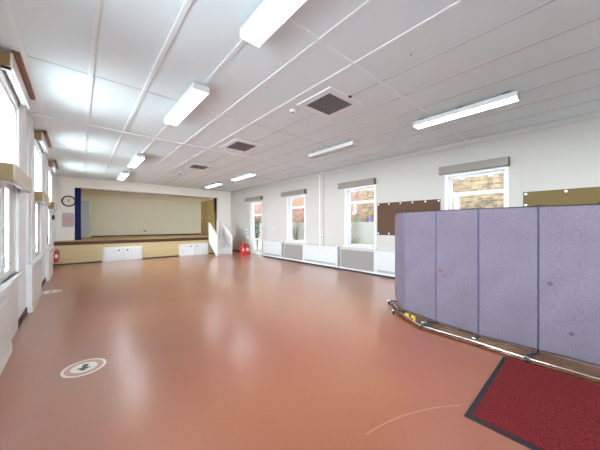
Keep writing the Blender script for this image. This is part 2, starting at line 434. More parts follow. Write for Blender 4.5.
def left_window(y0):
    y1 = y0+1.35
    wn[0] += 1
    xa, xb = XL-.10, XL-.03
    m = frame_mb(xa, xb, y0, y1, 2.20, 3.25, .04)
    root = struct(m.build('window_%d' % wn[0], M['white'], bevel=.004))
    B(xa+.025, xa+.031, y0+.04, y1-.04, 2.24, 3.21).build('pane', M['glass'], root)
    wn[0] += 1
    m = frame_mb(xa, xb, y0, y1, .80, 2.08, .04)
    low = struct(m.build('window_%d' % wn[0], M['white'], bevel=.004))
    m = frame_mb(xa, xb-.01, y0+.04, y0+.62, .84, 2.04, .07); m.box(xa+.015, xb-.03, y0+.11, y0+.55, .91, 1.97)
    c = m.build('casement_panel', M['white'], low, .003)
    m = B(xb-.01, xb+.005, y0+.575, y0+.60, .95, 1.09); m.box(xb+.005, xb+.035, y0+.58, y0+.595, 1.0, 1.015); m.box(xb+.028, xb+.04, y0+.58, y0+.68, 1.0, 1.018)
    m.build('lever_handle', M['steel'], c, .002)
    B(xa+.025, xa+.031, y0+.62, y0+1.31, .84, 2.04).build('pane', M['glass'], low)
    m = frame_mb(xa, xb-.01, y0+.62, y0+.98, .84, 2.04, .05); m.box(xa+.01, xb-.01, y0+.98, y0+1.31, .84, 2.04)
    m.build('casement', M['white'], low, .003)
    B(XL-.03, XL+.05, y0-.03, y1+.03, .77, .80).build('window_sill', M['white'], low, .003)
for y in LW0: left_window(y)

for xa_, xb_ in ((.2, 1.7), (2.3, 3.8)):      # unseen windows added behind the camera as daylight for the far end
    wn[0] += 1; xm_ = (xa_+xb_)/2
    m = B(xa_, xa_+.06, YF-.14, YF-.07, .8, 3.1); m.box(xb_-.06, xb_, YF-.14, YF-.07, .8, 3.1); m.box(xm_-.03, xm_+.03, YF-.14, YF-.07, .86, 3.04)
    m.box(xa_+.06, xb_-.06, YF-.14, YF-.07, .8, .86); m.box(xa_+.06, xb_-.06, YF-.14, YF-.07, 3.04, 3.1)
    r_ = struct(m.build('window_%d' % wn[0], M['white']))
    B(xa_+.06, xm_-.03, YF-.108, YF-.102, .86, 3.04).build('pane', M['glass'], r_); B(xm_+.03, xb_-.06, YF-.108, YF-.102, .86, 3.04).build('pane', M['glass'], r_)
    B(xa_-.05, xb_+.05, YF-.07, YF+.05, .77, .80).build('window_sill', M['white'], r_)

# glazed door on the right wall
y0, y1, z0, z1 = RD
d = struct(frame_mb(XR+.13, XR+.20, y0, y1, 0, z1, .05).build('door_1', M['white'], bevel=.004))
lf = frame_mb(XR+.135, XR+.18, y0+.05, y1-.05, .05, z1-.05, .09)
lf.box(XR+.135, XR+.18, y0+.14, y1-.14, .72, .82); lf.box(XR+.135, XR+.18, y0+.14, y1-.14, 1.98, 2.08)
leaf_o = lf.build('door_leaf', M['white'], d, .003)
for a, b in ((.14, .72), (.82, 1.98), (2.08, z1-.14)): B(XR+.155, XR+.161, y0+.14, y1-.14, a, b).build('pane', M['glass'], leaf_o)
B(XR+.09, XR+.135, y0+.18, y1-.18, 1.0, 1.03).build('push_bar', M['steel'], d, .004)
m = B(XR-.006, XR+.13, y1-.012, y1, 0, z1); m.box(XR-.006, XR+.13, y0, y0+.012, 0, z1); m.build('reveal_lining', M['white'], d)
# stage back door
d2 = struct(frame_mb(YS-.04, YS, 0, 1, 0, 1, .06).build('door_2', M['offwhite']) if False else B(.06, .50, YS-.03, YS, ZS, 2.80).build('door_2', M['cream_wall'], bevel=.004))
B(.0, .44, YS-.05, YS-.03, ZS+.03, 2.74).build('door_leaf', M['door_blue'], d2, .004)
B(.385, .415, YS-.075, YS-.05, 1.78, 2.0).build('pull_handle', M['steel'], d2, .003)

# ------------------------------------------------------------------ pelmets
PG = 'beige pelmets along the right wall'
def right_pelmet(ya, yb, label):
    t = thing('pelmet_box', (XR, (ya+yb)/2, 2.735), label, 'pelmet', PG)
    m = B(XR-.14, XR-.12, ya, yb, 2.735, 2.915); m.box(XR-.12, XR, ya, ya+.02, 2.735, 2.915); m.box(XR-.12, XR, yb-.02, yb, 2.735, 2.915); m.box(XR-.12, XR, ya+.02, yb-.02, 2.897, 2.915)
    m.build('cover', M['pelmet_grey'], t, .003)
    MB().tube([(XR-.06, ya+.03, 2.80), (XR-.06, yb-.03, 2.80)], .03, 14).build('blind_roller', M['white'], t, smooth=True)
right_pelmet(10.54, 12.08, 'greige pelmet box above the glazed exit door')
right_pelmet(7.38, 8.90, 'greige pelmet box over the window between exit door and wall trunking')
right_pelmet(4.27, 5.67, 'greige pelmet box over the window just left of brown pinboard')
right_pelmet(1.11, 2.455, 'greige pelmet box over the window that rises behind the folding partition')

LGU = 'upper pelmets close under the ceiling on the left'; LGL = 'lower pelmets halfway up the left wall'
def left_pelmet(ya, z0, z1, front, label, grp, upper):
    yb = ya + 1.38; xf = -.55 if upper else -.53
    t = thing('pelmet_box', (XL, (ya+yb)/2, z0), label, 'pelmet', grp)
    B(xf-.018, xf, ya, yb, z0, z1).build('front_board', M[front], t, .002)
    for y in (ya, yb-.018): B(XL, xf-.018, y, y+.018, z0, z1).build('end_board', M['olive'], t, .002)
    MB().tube([(-.61, ya+.03, z0+.06), (-.61, yb-.03, z0+.06)], .035, 14).build('blind_roller', M['white'], t, smooth=True)
    for y in (ya+.05, yb-.08): B(-.65, -.57, y, y+.03, z0-.02, z0+.10).build('roller_bracket', M['steel'], t, .002)
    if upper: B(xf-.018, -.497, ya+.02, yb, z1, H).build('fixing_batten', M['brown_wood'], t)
    else: B(XL, xf-.018, ya+.018, yb-.018, z1-.018, z1).build('top_board', M['olive'], t)
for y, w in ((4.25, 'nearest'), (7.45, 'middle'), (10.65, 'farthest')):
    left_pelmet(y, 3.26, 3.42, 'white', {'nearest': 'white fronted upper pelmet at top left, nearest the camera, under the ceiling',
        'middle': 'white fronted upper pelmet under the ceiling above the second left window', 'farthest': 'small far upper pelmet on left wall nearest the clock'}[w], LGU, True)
    left_pelmet(y, 1.99, 2.19, 'pelmet_cream', {'nearest': 'large cream fronted lower pelmet with olive end at left edge of photo',
        'middle': 'cream and olive lower pelmet on the second left window', 'farthest': 'small far lower pelmet on left wall just left of the clock'}[w], LGL, False)

# ------------------------------------------------------------------ heaters
def right_heater(ya, yb, label):
    t = thing('convector_heater', (XR-.08, (ya+yb)/2, .075), label, 'heater', 'white convector heaters on the right wall')
    B(XR-.13, XR, ya, yb, .075, .74).build('casing', M['heater_white'], t, .006)
    m = MB(); n = int((yb-ya-.2)/.03)
    for i in range(n): m.box(XR-.134, XR-.128, ya+.1+i*.03, ya+.1+i*.03+.018, .12, .175)
    m.build('outlet_grille', M['grille'], t)
    B(XR-.131, XR-.127, ya+.03, yb-.03, .205, .212).build('panel_joint', M['joint'], t)
    MB().lathe([(.022, 0), (.028, .015), (.028, .05), (.018, .062)], (XR-.09, ya+.05, .74), 'Z', 16).build('thermostat_knob', M['white'], t, smooth=True)
right_heater(8.85, 10.30, 'long white convector heater between the exit door and far window')
right_heater(5.69, 7.48, 'long white convector heater under the trunking between two windows')
right_heater(2.50, 4.28, 'white convector heater below the pinboard, half hidden by partition')
def left_heater(ya, L, label):
    t = thing('convector_heater', (XL+.04, ya+L/2, .03), label, 'heater', 'white convector heaters along the left wall')
    yb = ya+L; xf = -.59
    B(XL, xf, ya, yb, .11, .80).build('casing', M['white'], t, .005)
    B(XL-.0, xf+.012, ya-.01, yb+.01, .80, .825).build('top_board', M['white'], t, .004)
    B(XL+.02, xf+.006, ya, yb, 0.0, .11).build('plinth', M['sticker'], t, .003)
    m = MB(); n = int((L-.2)/.03)
    for i in range(n): m.box(xf-.001, xf+.004, ya+.1+i*.03, ya+.1+i*.03+.018, .70, .75)
    m.build('outlet_grille', M['joint'], t)
    B(xf-.001, xf+.003, ya+.06, yb-.06, .16, .66).build('front_panel', M['offwhite'], t, .002)
trim(B(XL, XL+.022, 4.52, 5.42, 0, .77), M['white'], .003)
left_heater(3.0, 1.5, 'white convector heater nearest the camera at the left edge')
left_heater(6.3, 1.5, 'white convector heater second along left wall, beside the far floor sticker')
left_heater(9.55, 1.5, 'white convector heater on left wall nearest the stage')

# ------------------------------------------------------------------ ceiling lights
LG = 'twin fluorescent ceiling lights'
def light(x, ya, yb, label, lit=True):
    t = thing('ceiling_light', (x, (ya+yb)/2, H), label, 'light', LG)
    zb = H-.012 if x < 2 else H-.006
    for y in (ya+.12, (ya+yb)/2, yb-.12): B(x-.075, x+.075, y-.05, y+.05, H-.036, zb).build('mounting_bracket', M['ventdark'], t)
    m = B(x-.105, x+.105, ya, yb, H-.085, H-.036); m.box(x-.112, x-.104, ya, yb, H-.116, H-.036); m.box(x+.104, x+.112, ya, yb, H-.116, H-.036)
    m.box(x-.112, x+.112, ya-.014, ya, H-.128, H-.036); m.box(x-.112, x+.112, yb, yb+.014, H-.128, H-.036)
    m.build('housing', M['white'], t, .004)
    if lit:
        m = MB()
        for s in (-1, 1):
            n = int((yb-ya)/.075); st = (yb-ya)/n
            for i in range(n):   # prismatic ribs of each tube's diffuser
                a = ya+i*st; cx_ = x+s*.053
                m.prism([(cx_-.043, H-.087), (cx_+.043, H-.087), (cx_+.041, H-.114), (cx_+.018, H-.123), (cx_-.018, H-.123), (cx_-.041, H-.114)], a+.006, a+st-.006, 'Y')
        m.build('prismatic_diffuser', M['diffuser'], t)
        B(x-.008, x+.008, ya, yb, H-.125, H-.085).build('centre_spine', M['white'], t)
    else:
        m = B(x-.105, x-.095, ya, yb, H-.125, H-.085); m.box(x+.095, x+.105, ya, yb, H-.125, H-.085); m.box(x-.006, x+.006, ya, yb, H-.125, H-.085)
        m.build('louvre_side', M['louvre'], t)
        m = MB(); n = 26
        for i in range(n):
            y = ya+.03+(yb-ya-.06)*i/(n-1); m.box(x-.095, x+.095, y-.008, y+.008, H-.125, H-.09)
        m.build('louvre_blade', M['louvre'], t)
        m = MB()
        for s in (-1, 1): m.tube([(x+s*.05, ya+.02, H-.098), (x+s*.05, yb-.02, H-.098)], .008, 8)
        m.build('lamp_tube', M['vent'], t, smooth=True)
light(1.31, .76, 2.26, 'biggest lit ceiling light, cut by the top edge of photo')
light(1.28, 3.53, 5.06, 'lit ceiling light left of the big square vent, second in left row')
light(1.29, 8.08, 9.66, 'lit ceiling light third in the left row, over the middle of the hall')
light(1.30, 11.02, 12.62, 'small lit ceiling light in left row nearest the stage beam')
light(4.84, .70, 2.18, 'long lit ceiling light at right above the partition')
light(4.83, 3.58, 5.04, 'unlit louvred ceiling light over the wall trunking', False)
light(4.85, 8.12, 9.72, 'lit ceiling light third in right row, before the exit door')
light(4.83, 11.00, 12.50, 'small lit ceiling light in right row nearest the stage steps')

# ceiling vents
def vent(x0, x1, y0, y1, label):
    t = thing('ceiling_vent', ((x0+x1)/2, (y0+y1)/2, H), label, 'vent', 'square ceiling vents')
    f = .11
    m = B(x0-f, x0, y0-f, y1+f, H-.016, H-.012); m.box(x1, x1+f, y0-f, y1+f, H-.016, H-.012); m.box(x0, x1, y0-f, y0, H-.016, H-.012); m.box(x0, x1, y1, y1+f, H-.016, H-.012)
    m.box(x0-f, x1+f, y0-f, y1+f, H-.012, H)
    m.build('frame', M['batten'], t, .001)
    B(x0, x1, y0, y1, H-.014, H-.012).build('backing', M['ventdark'], t)
    m = MB(); n = 24
    for i in range(n):
        x = x0+(x1-x0)*(i+.5)/n; m.box(x-.0062, x+.0062, y0, y1, H-.021, H-.014)
    for y in (y0+(y1-y0)/3, y0+(y1-y0)*2/3): m.box(x0, x1, y-.004, y+.004, H-.022, H-.0165)
    m.build('grille', M['vent'], t)
vent(2.80, 3.34, 2.54, 3.05, 'large grey square ceiling vent nearest the camera')
vent(2.80, 3.32, 5.43, 6.02, 'grey square ceiling vent in middle of the row of three')
vent(2.82, 3.30, 8.42, 8.92, 'small far grey ceiling vent nearest the stage')
t = thing('smoke_detector', (2.77, 3.36, H), 'small white round smoke detector beside the nearest ceiling vent', 'detector')
MB().lathe([(.05, 0), (.05, -.014), (.04, -.03), (.015, -.034)], (2.77, 3.36, H), 'Z', 20).build('body', M['batten'], t, smooth=True)
MB().lathe([(.02, -.034), (.018, -.04)], (2.77, 3.36, H), 'Z', 14).build('sensor_cap', M['vent'], t)
t = thing('sensor', (3.10, 2.40, H), 'tiny black ceiling sensor on the strip beside nearest vent', 'sensor')
m = B(3.085, 3.135, 2.385, 2.42, H-.03, H-.004); m.build('body', M['black'], t, .006)
B(3.07, 3.15, 2.37, 2.427, H-.006, H).build('base_plate', M['batten'], t)
t = thing('ceiling_hook', (2.86, 1.35, H), 'tiny dark hook in the plain ceiling between the right row lights', 'hook')
MB().tube([(2.86, 1.35, H), (2.86, 1.35, H-.02), (2.868, 1.35, H-.028), (2.876, 1.35, H-.02)], .004, 8).build('hook_wire', M['black'], t)
t = thing('hanging_sensor', (2.77, 9.72, H), 'small white fitting hanging from ceiling left of the farthest vent', 'sensor')
MB().tube([(2.77, 9.72, H), (2.77, 9.72, H-.10)], .008, 8).build('stem', M['batten'], t)
MB().lathe([(.03, -.10), (.045, -.13), (.02, -.16)], (2.77, 9.72, H), 'Z', 14).build('head', M['vent'], t, smooth=True)

# ------------------------------------------------------------------ stage
st = thing('stage', (2.6, 13.5, 0), 'raised wooden stage with dark brown edge across the far end of hall', 'stage')
B(XL, 5.90, YA, YB, ZS-.05, ZS).build('deck', M['deck'], st)
struct(B(-.8, 6.12, YB, YS, ZS-.05, ZS).build('floor_stage', M['deck']))
B(XL, 5.90, YA-.03, YA, .735, ZS+.002).build('nosing', M['dark_wood'], st, .006)
B(XL, 5.90, YA, YA+.06, .05, ZS-.05).build('front_panel', M['stage_front'], st)
B(5.84, 5.90, YA+.06, YB, .0, ZS-.05).build('side_panel', M['stage_front'], st)
B(XL, 5.90, YA+.02, YA+.06, 0, .06).build('kick_board', M['black'], st)
B(XL, 5.90, YA-.012, YA, .655, .735).build('fascia_strip', M['stage_front'], st, .002)
def cupboard(x0, x1, label):
    t = thing('stage_cupboard', ((x0+x1)/2, YA-.02, 0), label, 'cupboard', 'white cupboards in the stage front')
    m = B(x0, x0+.04, YA-.025, YA, 0, .585); m.box(x1-.04, x1, YA-.025, YA, 0, .585); m.box(x0+.04, x1-.04, YA-.025, YA, .55, .585); m.box(x0+.04, x1-.04, YA-.025, YA, 0, .02)
    m.build('door_frame', M['white'], t, .003)
    xm = (x0+x1)/2
    for s, a, b in ((-1, x0+.043, xm-.003), (1, xm+.003, x1-.043)):
        dr = B(a, b, YA-.03, YA-.005, .025, .545).build('door', M['white'], t, .004)
        hx = xm+s*.06
        MB().tube([(hx, YA-.03, .40), (hx, YA-.055, .39), (hx, YA-.055, .33), (hx, YA-.03, .32)], .007, 8).build('handle', M['steel'], dr, smooth=True)
        sx = xm+s*.15
        B(sx-.03, sx+.03, YA-.033, YA-.03, .41, .475).build('notice_sticker', M['blue'], dr)
    B(xm-.42, xm-.24, YA-.033, YA-.03, .43, .445).build('name_strip', M['joint'], t)
cupboard(.74, 2.13, 'white double cupboard under the stage, left of two, below the curtain side')
cupboard(3.65, 5.05, 'white double cupboard under the stage, right of two, beside the steps')
# steps
sx0, sx1, sy0, sy1 = 5.06, 5.84, 11.85, 12.955
t = thing('stage_steps', ((sx0+sx1)/2, (sy0+sy1)/2, 0), 'white wooden steps with solid sloping side rails at the right end of stage', 'steps')
n = 5; rise = (ZS+.004)/n; run = (sy1-sy0)/n
for i in range(n):
    y = sy0+.04+run*i*.96
    B(sx0+.035, sx1-.035, y-.02, y+run+.01, rise*(i+1)-.03, rise*(i+1)).build('tread', M['white'], t, .004)
    B(sx0+.035, sx1-.035, y, y+.018, rise*i, rise*(i+1)-.03).build('riser', M['offwhite'], t)
B(sx0+.06, sx1-.06, sy0+.036, sy0+.04, .03, .06).build('edge_strip', M['grille'], t)
for x in (sx0, sx1-.035):
    p = MB().prism([(sy0, 0), (sy0+.14, 0), (sy1, .62), (sy1, 1.60), (sy1-.10, 1.60), (sy0, .93)], x, x+.035, 'X').build('side_rail', M['white'], t, .004)
    MB().tube([(x+.0175, sy0, .93), (x+.0175, sy1-.1, 1.60), (x+.0175, sy1, 1.60)], .028, 10).build('handrail', M['white'], p, smooth=True)
for x in (sx0+.04, sx1-.09):
    B(x+.12 if x < 5.4 else x-.14, x+.16 if x < 5.4 else x-.10, sy0+.038+run*2*.96, sy0+.0395+run*2*.96, rise*2+.04, rise*2+.11).build('notice_sticker', M['grille'], t)

# blue curtain
def curtain(name, pts, z0, z1, mat, label, amp=.035, folds=7, squeeze=1.0):
    (xa, ya), (xb, yb) = pts
    t = thing(name, ((xa+xb)/2, (ya+yb)/2, z0), label, 'curtain')
    m = MB(); rows = 14; cols = folds*8; g = []
    for r in range(rows+1):
        f = r/rows; z = z0+(z1-z0)*f; row = []
        w = squeeze+(1-squeeze)*f
        for c in range(cols+1):
            u = c/cols; x = xb+(xa-xb)*(1-u)*w if squeeze < 1 else xa+(xb-xa)*u
            y = ya+(yb-ya)*u + amp*math.sin(u*folds*2*PI + .4*math.sin(f*5))*(.75+.25*math.sin(f*3+u*4))
            row.append(m.bm.verts.new((x, y, z)))
        g.append(row)
    for r in range(rows):
        for c in range(cols): m.bm.faces.new((g[r][c], g[r][c+1], g[r+1][c+1], g[r+1][c]))
    o = m.build('drape', mat, t, smooth=False)
    for f in o.data.polygons: f.use_smooth = True
    s = o.modifiers.new('solid', 'SOLIDIFY'); s.thickness = .006
    B(min(xa, xb), max(xa, xb), ya-.02, ya+.02, z1, z1+.03).build('curtain_rail', M['steel'], t)
curtain('stage_curtain', ((-.10, 14.22), (.09, 14.22)), ZS+.005, 3.08, M['curtain_blue'], 'royal blue stage curtain gathered at left beside the clock', .06, 3)
curtain('stage_curtain', ((5.84, 14.22), (6.03, 14.22)), 1.75, 3.08, M['curtain_black'], 'black stage curtain pulled into the top right corner of stage opening', .02, 4, .12)

# wing doors on right of stage
t = thing('wing_screen', (5.98, 15.4, ZS), 'olive brown wooden folding screen at right side of stage', 'screen')
for a, b in ((14.42, 15.42), (15.43, 16.5)): B(5.965, 6.005, a, b, ZS+.003, 2.97).build('leaf_panel', M['olive_wood'], t, .004)
for y in (16.27, 15.68, 15.16): MB().lathe([(.045, 0), (.05, -.01), (.045, -.02)], (5.965, y, 1.962), 'X', 18).build('round_pull', M['white'], t, smooth=True)
# sockets, poster, clock
def plate(name, x, y, z, w, h, mat, face, label, cat, inner=None):
    t = thing(name, (x, y, z), label, cat); d = .014
    if face == '-x': m = B(x-d, x, y-w/2, y+w/2, z-h/2, z+h/2)
    elif face == '+x': m = B(x, x+d, y-w/2, y+w/2, z-h/2, z+h/2)
    else: m = B(x-w/2, x+w/2, y-d, y, z-h/2, z+h/2)
    m.build('plate', M[mat], t, .002)
    if inner:
        for (a, b, ww, hh, im, nm) in inner:
            if face == '-x': q = B(x-d-.004, x-d+.001, y+a-ww/2, y+a+ww/2, z+b-hh/2, z+b+hh/2)
            elif face == '+x': q = B(x+d-.001, x+d+.004, y+a-ww/2, y+a+ww/2, z+b-hh/2, z+b+hh/2)
            else: q = B(x+a-ww/2, x+a+ww/2, y-d-.004, y-d+.001, z+b-hh/2, z+b+hh/2)
            q.build(nm, M[im], t)
sk = [(-.035, .03, .02, .03, 'black', 'rocker'), (.035, .03, .02, .03, 'black', 'rocker'), (-.035, -.015, .03, .02, 'grille', 'pin_slots'), (.035, -.015, .03, .02, 'grille', 'pin_slots')]
plate('wall_socket', 2.92, YS, 1.152, .16, .10, 'steel', '-y', 'small grey socket low on the cream wall behind the stage', 'socket', sk)
plate('wall_socket', XR-.03, 6.55, 1.07, .16, .13, 'white', '-x', 'white socket box on the wall trunking between two windows', 'socket', [(-.03, 0, .05, .09, 'black', 'dark_insert'), (.045, 0, .03, .08, 'steel', 'rocker')])
plate('light_switch', XR, 11.98, .86, .10, .12, 'white', '-x', 'white switch plate below the blue sign left of exit door', 'switch', [(0, 0, .03, .05, 'grille', 'rocker')])
plate('fire_notice', XR, 12.14, 1.17, .20, .20, 'sticker', '-x', 'white and blue fire notice left of the exit door', 'sign', [(0, -.01, .14, .12, 'blue', 'blue_panel')])
plate('wall_notice', XR, 12.245, 1.36, .07, .05, 'yellow', '-x', 'tiny yellow notice lower of two above the blue sign', 'sign', [(0, 0, .04, .012, 'black', 'text_strip')])
plate('wall_notice', XR, 12.26, 1.50, .07, .04, 'yellow', '-x', 'tiny yellow notice uppermost above the blue sign', 'sign', [(0, 0, .04, .01, 'black', 'text_strip')])
plate('call_point', XR, 10.38, .93, .11, .12, 'red', '-x', 'red fire call point right of the exit door', 'call point', [(0, 0, .06, .06, 'sticker', 'glass_cover')])
plate('call_point_sign', XR, 10.44, 1.30, .10, .11, 'blue', '-x', 'small blue sign above the red call point right of exit door', 'sign', [(0, 0, .05, .05, 'sticker', 'pictogram')])
plate('light_switch', XR, 9.64, 1.34, .05, .14, 'offwhite', '-x', 'narrow cream switch plate on wall above the far heater', 'switch', [(0, 0, .02, .04, 'white', 'rocker')])
plate('call_point', XL, 10.35, 1.08, .12, .12, 'red_orange', '+x', 'red call point on left wall above the farthest left heater', 'call point', [(0, 0, .06, .06, 'sticker', 'glass_cover')])
t = thing('wall_speaker', (XL, 12.05, 1.76), 'small black oval speaker high on left wall beyond the far window', 'speaker')
MB().lathe([(.07, 0), (.085, .02), (.075, .05), (.03, .06)], (XL, 12.18, 1.76), 'X', 22).build('body', M['black'], t, smooth=True)
MB().lathe([(.02, .058), (.016, .066)], (XL, 12.18, 1.76), 'X', 14).build('cone', M['ventdark'], t)
t = thing('poster', (-.30, YB, 1.42), 'pinkish blurred poster below the wall clock', 'poster')
B(-.48, -.125, YB-.006, YB-.002, 1.42, 1.99).build('print', M['poster'], t)
B(-.485, -.12, YB-.002, YB, 1.415, 1.995).build('backing', M['joint'], t)
cxk, czk = -.285, 2.47
t = thing('wall_clock', (cxk, YB-.05, czk-.225), 'round black rimmed wall clock left of the blue curtain', 'clock')
MB().lathe([(.215, 0), (.225, -.02), (.225, -.045), (.205, -.06), (.178, -.055), (.178, -.03), (.178, 0)], (cxk, YB, czk), 'Y', 40).build('rim', M['black'], t, smooth=True)
MB().lathe([(.182, -.03), (.182, -.034)], (cxk, YB, czk), 'Y', 40).build('dial', M['dial'], t)
m = MB()
for i in range(12):
    a = i*PI/6; r0, r1 = (.130, .168) if i % 3 == 0 else (.145, .168)
    m.tube([(cxk+math.sin(a)*r0, YB-.036, czk+math.cos(a)*r0), (cxk+math.sin(a)*r1, YB-.036, czk+math.cos(a)*r1)], .006, 6)
m.build('hour_marks', M['black'], t)
for nm, a, L, r in (('hour_hand', -25, .10, .010), ('minute_hand', 22, .15, .008)):
    a = math.radians(a)
    MB().tube([(cxk-math.sin(a)*.03, YB-.04, czk-math.cos(a)*.03), (cxk+math.sin(a)*L, YB-.04, czk+math.cos(a)*L)], [r, r*.5], 8).build(nm, M['black'], t)
MB().lathe([(.015, -.036), (.015, -.046)], (cxk, YB, czk), 'Y', 12).build('hub', M['black'], t)

# ------------------------------------------------------------------ pinboards
def pinboard(ya, yb, z0, z1, mat, pins, label):
    t = thing('pinboard', (XR, (ya+yb)/2, z0), label, 'pinboard', 'brown pinboards on the right wall')
    B(XR-.016, XR, ya, yb, z0, z1).build('board', M[mat], t, .002)
    for y, z in pins: MB().lathe([(.024, 0), (.022, -.006), (.01, -.010)], (XR-.016, y, z), 'X', 12).build('fixing_cap', M['white'], t)
pinboard(2.46, 4.23, 1.20, 2.15, 'cork', [(y, z) for z in (1.25, 2.11) for y in (2.50, 2.82, 3.16, 3.50, 3.85, 4.19)], 'brown pinboard with white fixing caps between the window and partition')
pinboard(-.90, .90, 1.22, 2.165, 'cork2', [(.86, 2.12), (.30, 2.125), (-.25, 2.12), (-.8, 2.12), (.86, 1.9), (.86, 1.27)], 'olive brown pinboard at right edge of photo behind the partition')

# ------------------------------------------------------------------ extinguishers
def extinguisher(x, y, z, r, h, label, back=None):
    t = thing('fire_extinguisher', (x, y, z), label, 'fire extinguisher', 'red fire extinguishers')
    MB().lathe([(r*.9, 0), (r, .02), (r, h*.72), (r*.85, h*.80), (r*.35, h*.86), (r*.3, h*.88)], (x, y, z), 'Z', 24).build('cylinder', M['red'], t, smooth=True)
    MB().lathe([(r*.32, h*.88), (r*.32, h*.93), (r*.2, h*.94)], (x, y, z), 'Z', 14).build('valve', M['steel'], t)
    m = B(x-.012, x+.012, y-r*1.1, y+.02, z+h*.955, z+h*.975); m.box(x-.012, x+.012, y-r*.9, y+.02, z+h*.93, z+h*.945)
    m.build('lever', M['black'], t, .003)
    MB().tube([(x+r*.3, y-.01, z+h*.90), (x+r*.95, y-r*.5, z+h*.84), (x+r*1.12, y-r*.5, z+h*.6), (x+r*1.1, y-r*.5, z+h*.3)], [.012, .012, .012, .018], 10).build('hose', M['black'], t, smooth=True)
    m = MB()
    a0 = [math.radians(a) for a in range(-140, -39, 10)]
    rr = r+.002
    v0 = [m.bm.verts.new((x+rr*math.cos(a), y+rr*math.sin(a), z+h*.32)) for a in a0]; v1 = [m.bm.verts.new((x+rr*math.cos(a), y+rr*math.sin(a), z+h*.56)) for a in a0]
    for i in range(len(a0)-1): m.bm.faces.new((v0[i], v0[i+1], v1[i+1], v1[i]))
    m.build('instruction_label', M['sticker'], t)
    if back is not None:
        B(back, x-r+.01, y-.03, y+.03, z+h*.45, z+h*.55).build('wall_bracket', M['black'], t)
extinguisher(6.255, 11.50, .035, .08, .50, 'red fire extinguisher in the floor stand, left of the pair by the steps')
extinguisher(6.44, 11.44, .035, .08, .54, 'red fire extinguisher in the floor stand, right of the pair beside exit door')
extinguisher(-.588, 12.74, .15, .06, .50, 'red fire extinguisher hung on left wall at the end of the stage', XL)
t = thing('extinguisher_stand', (6.31, 11.48, 0), 'red floor stand holding two fire extinguishers by the exit door', 'stand')
B(6.15, 6.55, 11.33, 11.66, 0, .035).build('base', M['red'], t, .01)
m = B(6.17, 6.53, 11.62, 11.65, .035, .50); m.box(6.33, 6.36, 11.60, 11.65, .035, .62); m.build('back_plate', M['red'], t, .008)
m = MB().tube([(6.27, 11.635, .50), (6.27, 11.635, .62), (6.42, 11.635, .62), (6.42, 11.635, .50)], .014, 10); m.build('carry_handle', M['red'], t, smooth=True)

# ------------------------------------------------------------------ folding partition
SE = [(4.62, 2.47), (4.065, 2.015), (3.93, 1.472), (3.845, .936), (3.885, .386), (3.915, -.075), (3.99, -.62), (4.12, -1.15)]
t = thing('folding_partition', (3.95, .7, 0), 'grey mauve fabric folding partition on castors at right of hall', 'partition')
Z0, Z1 = .10, 1.712
def stain(p, r, c, a): return (p, r, c, a)
for i in range(len(SE)-1):
    a, b = Vector(SE[i]), Vector(SE[i+1]); d = (b-a).normalized()
    g = .007
    a2, b2 = a+d*g, b-d*g
    mt = M['fabric']
    if i == 2:
        ctr = (a+b)/2; n = Vector((d.y, -d.x))
        def loc(u, z): q = a+(b-a)*u - ctr; return (q.x, q.y, z-(Z0+Z1)/2)
        # object origin = centre of bounding box
        off = .0
        nn = Vector((-n.x, -n.y)) if n.x > 0 else n
        def L3(u, z): q = a+(b-a)*u - ctr + nn*.022; return (q.x, q.y, z-(Z0+Z1)/2)
        oc = rgb(122, 62, 48)
        mt = fabric_mat('partition_fabric_stained', (.168, .141, .181, 1), [(L3(.11, .85), .028, oc, .85), (L3(.17, .845), .018, oc, .5), (L3(.25, .775), .018, oc, .8), (L3(.225, .79), .013, oc, .7), (L3(.40, .835), .014, oc, .7)])
    elif i == 4:
        ctr = (a+b)/2; nn = Vector((d.y, -d.x)); nn = nn if nn.x < 0 else -nn
        def L4(u, z): q = a+(b-a)*u - ctr + nn*.022; return (q.x, q.y, z-(Z0+Z1)/2)
        gc = rgb(70, 64, 80)
        mt = fabric_mat('partition_fabric_marked', (.168, .141, .181, 1), [(L4(.2, .86), .03, gc, .8), (L4(.55, .36), .028, gc, .8)])
    if i == 0:
        # end panel with rounded top and bottom outer corners
        L = (b2-a2).length; pts = []
        R = .13
        for k_ in range(7): q = PI/2*k_/6; pts.append((R-R*math.cos(q), Z1-R+R*math.sin(q)) if False else (R*(1-math.sin(PI/2-q)), Z1-R*(1-math.sin(q))))
        pts += [(L, Z1), (L, Z0)]
        for k_ in range(7): q = PI/2*k_/6; pts.append((R*(1-math.sin(q)), Z0+R*(1-math.cos(q))))
        m = MB(); n = Vector((d.y, -d.x)); lo = []; hi = []
        for u, z in pts:
            p = a2+d*u
            lo.append(m.bm.verts.new((p.x-n.x*.022, p.y-n.y*.022, z))); hi.append(m.bm.verts.new((p.x+n.x*.022, p.y+n.y*.022, z)))
        N = len(pts); m.bm.faces.new(lo[::-1]); m.bm.faces.new(hi)
        for q in range(N): m.bm.faces.new((lo[q], lo[(q+1) % N], hi[(q+1) % N], hi[q]))
        pn = m.build('panel', mt, t, .004)
    else:
        pn = MB().bar(a2, b2, .044, Z0+.012, Z1-.012).build('panel', mt, t, .006)
        MB().bar(a2, b2, .034, Z1-.012, Z1).build('top_rail', M['black'], pn, .002)
        MB().bar(a2, b2, .036, Z0, Z0+.012).build('bottom_rail', M['black'], pn, .002)
for (x, y) in SE[1:]:
    MB().lathe([(.013, Z0), (.013, Z1)], (x, y, 0), 'Z', 12).build('hinge_strip', M['hinge'], t, smooth=True)
    B(x-.03, x+.03, y-.03, y+.03, Z1, Z1+.012).build('hinge_cap', M['black'], t, .004)
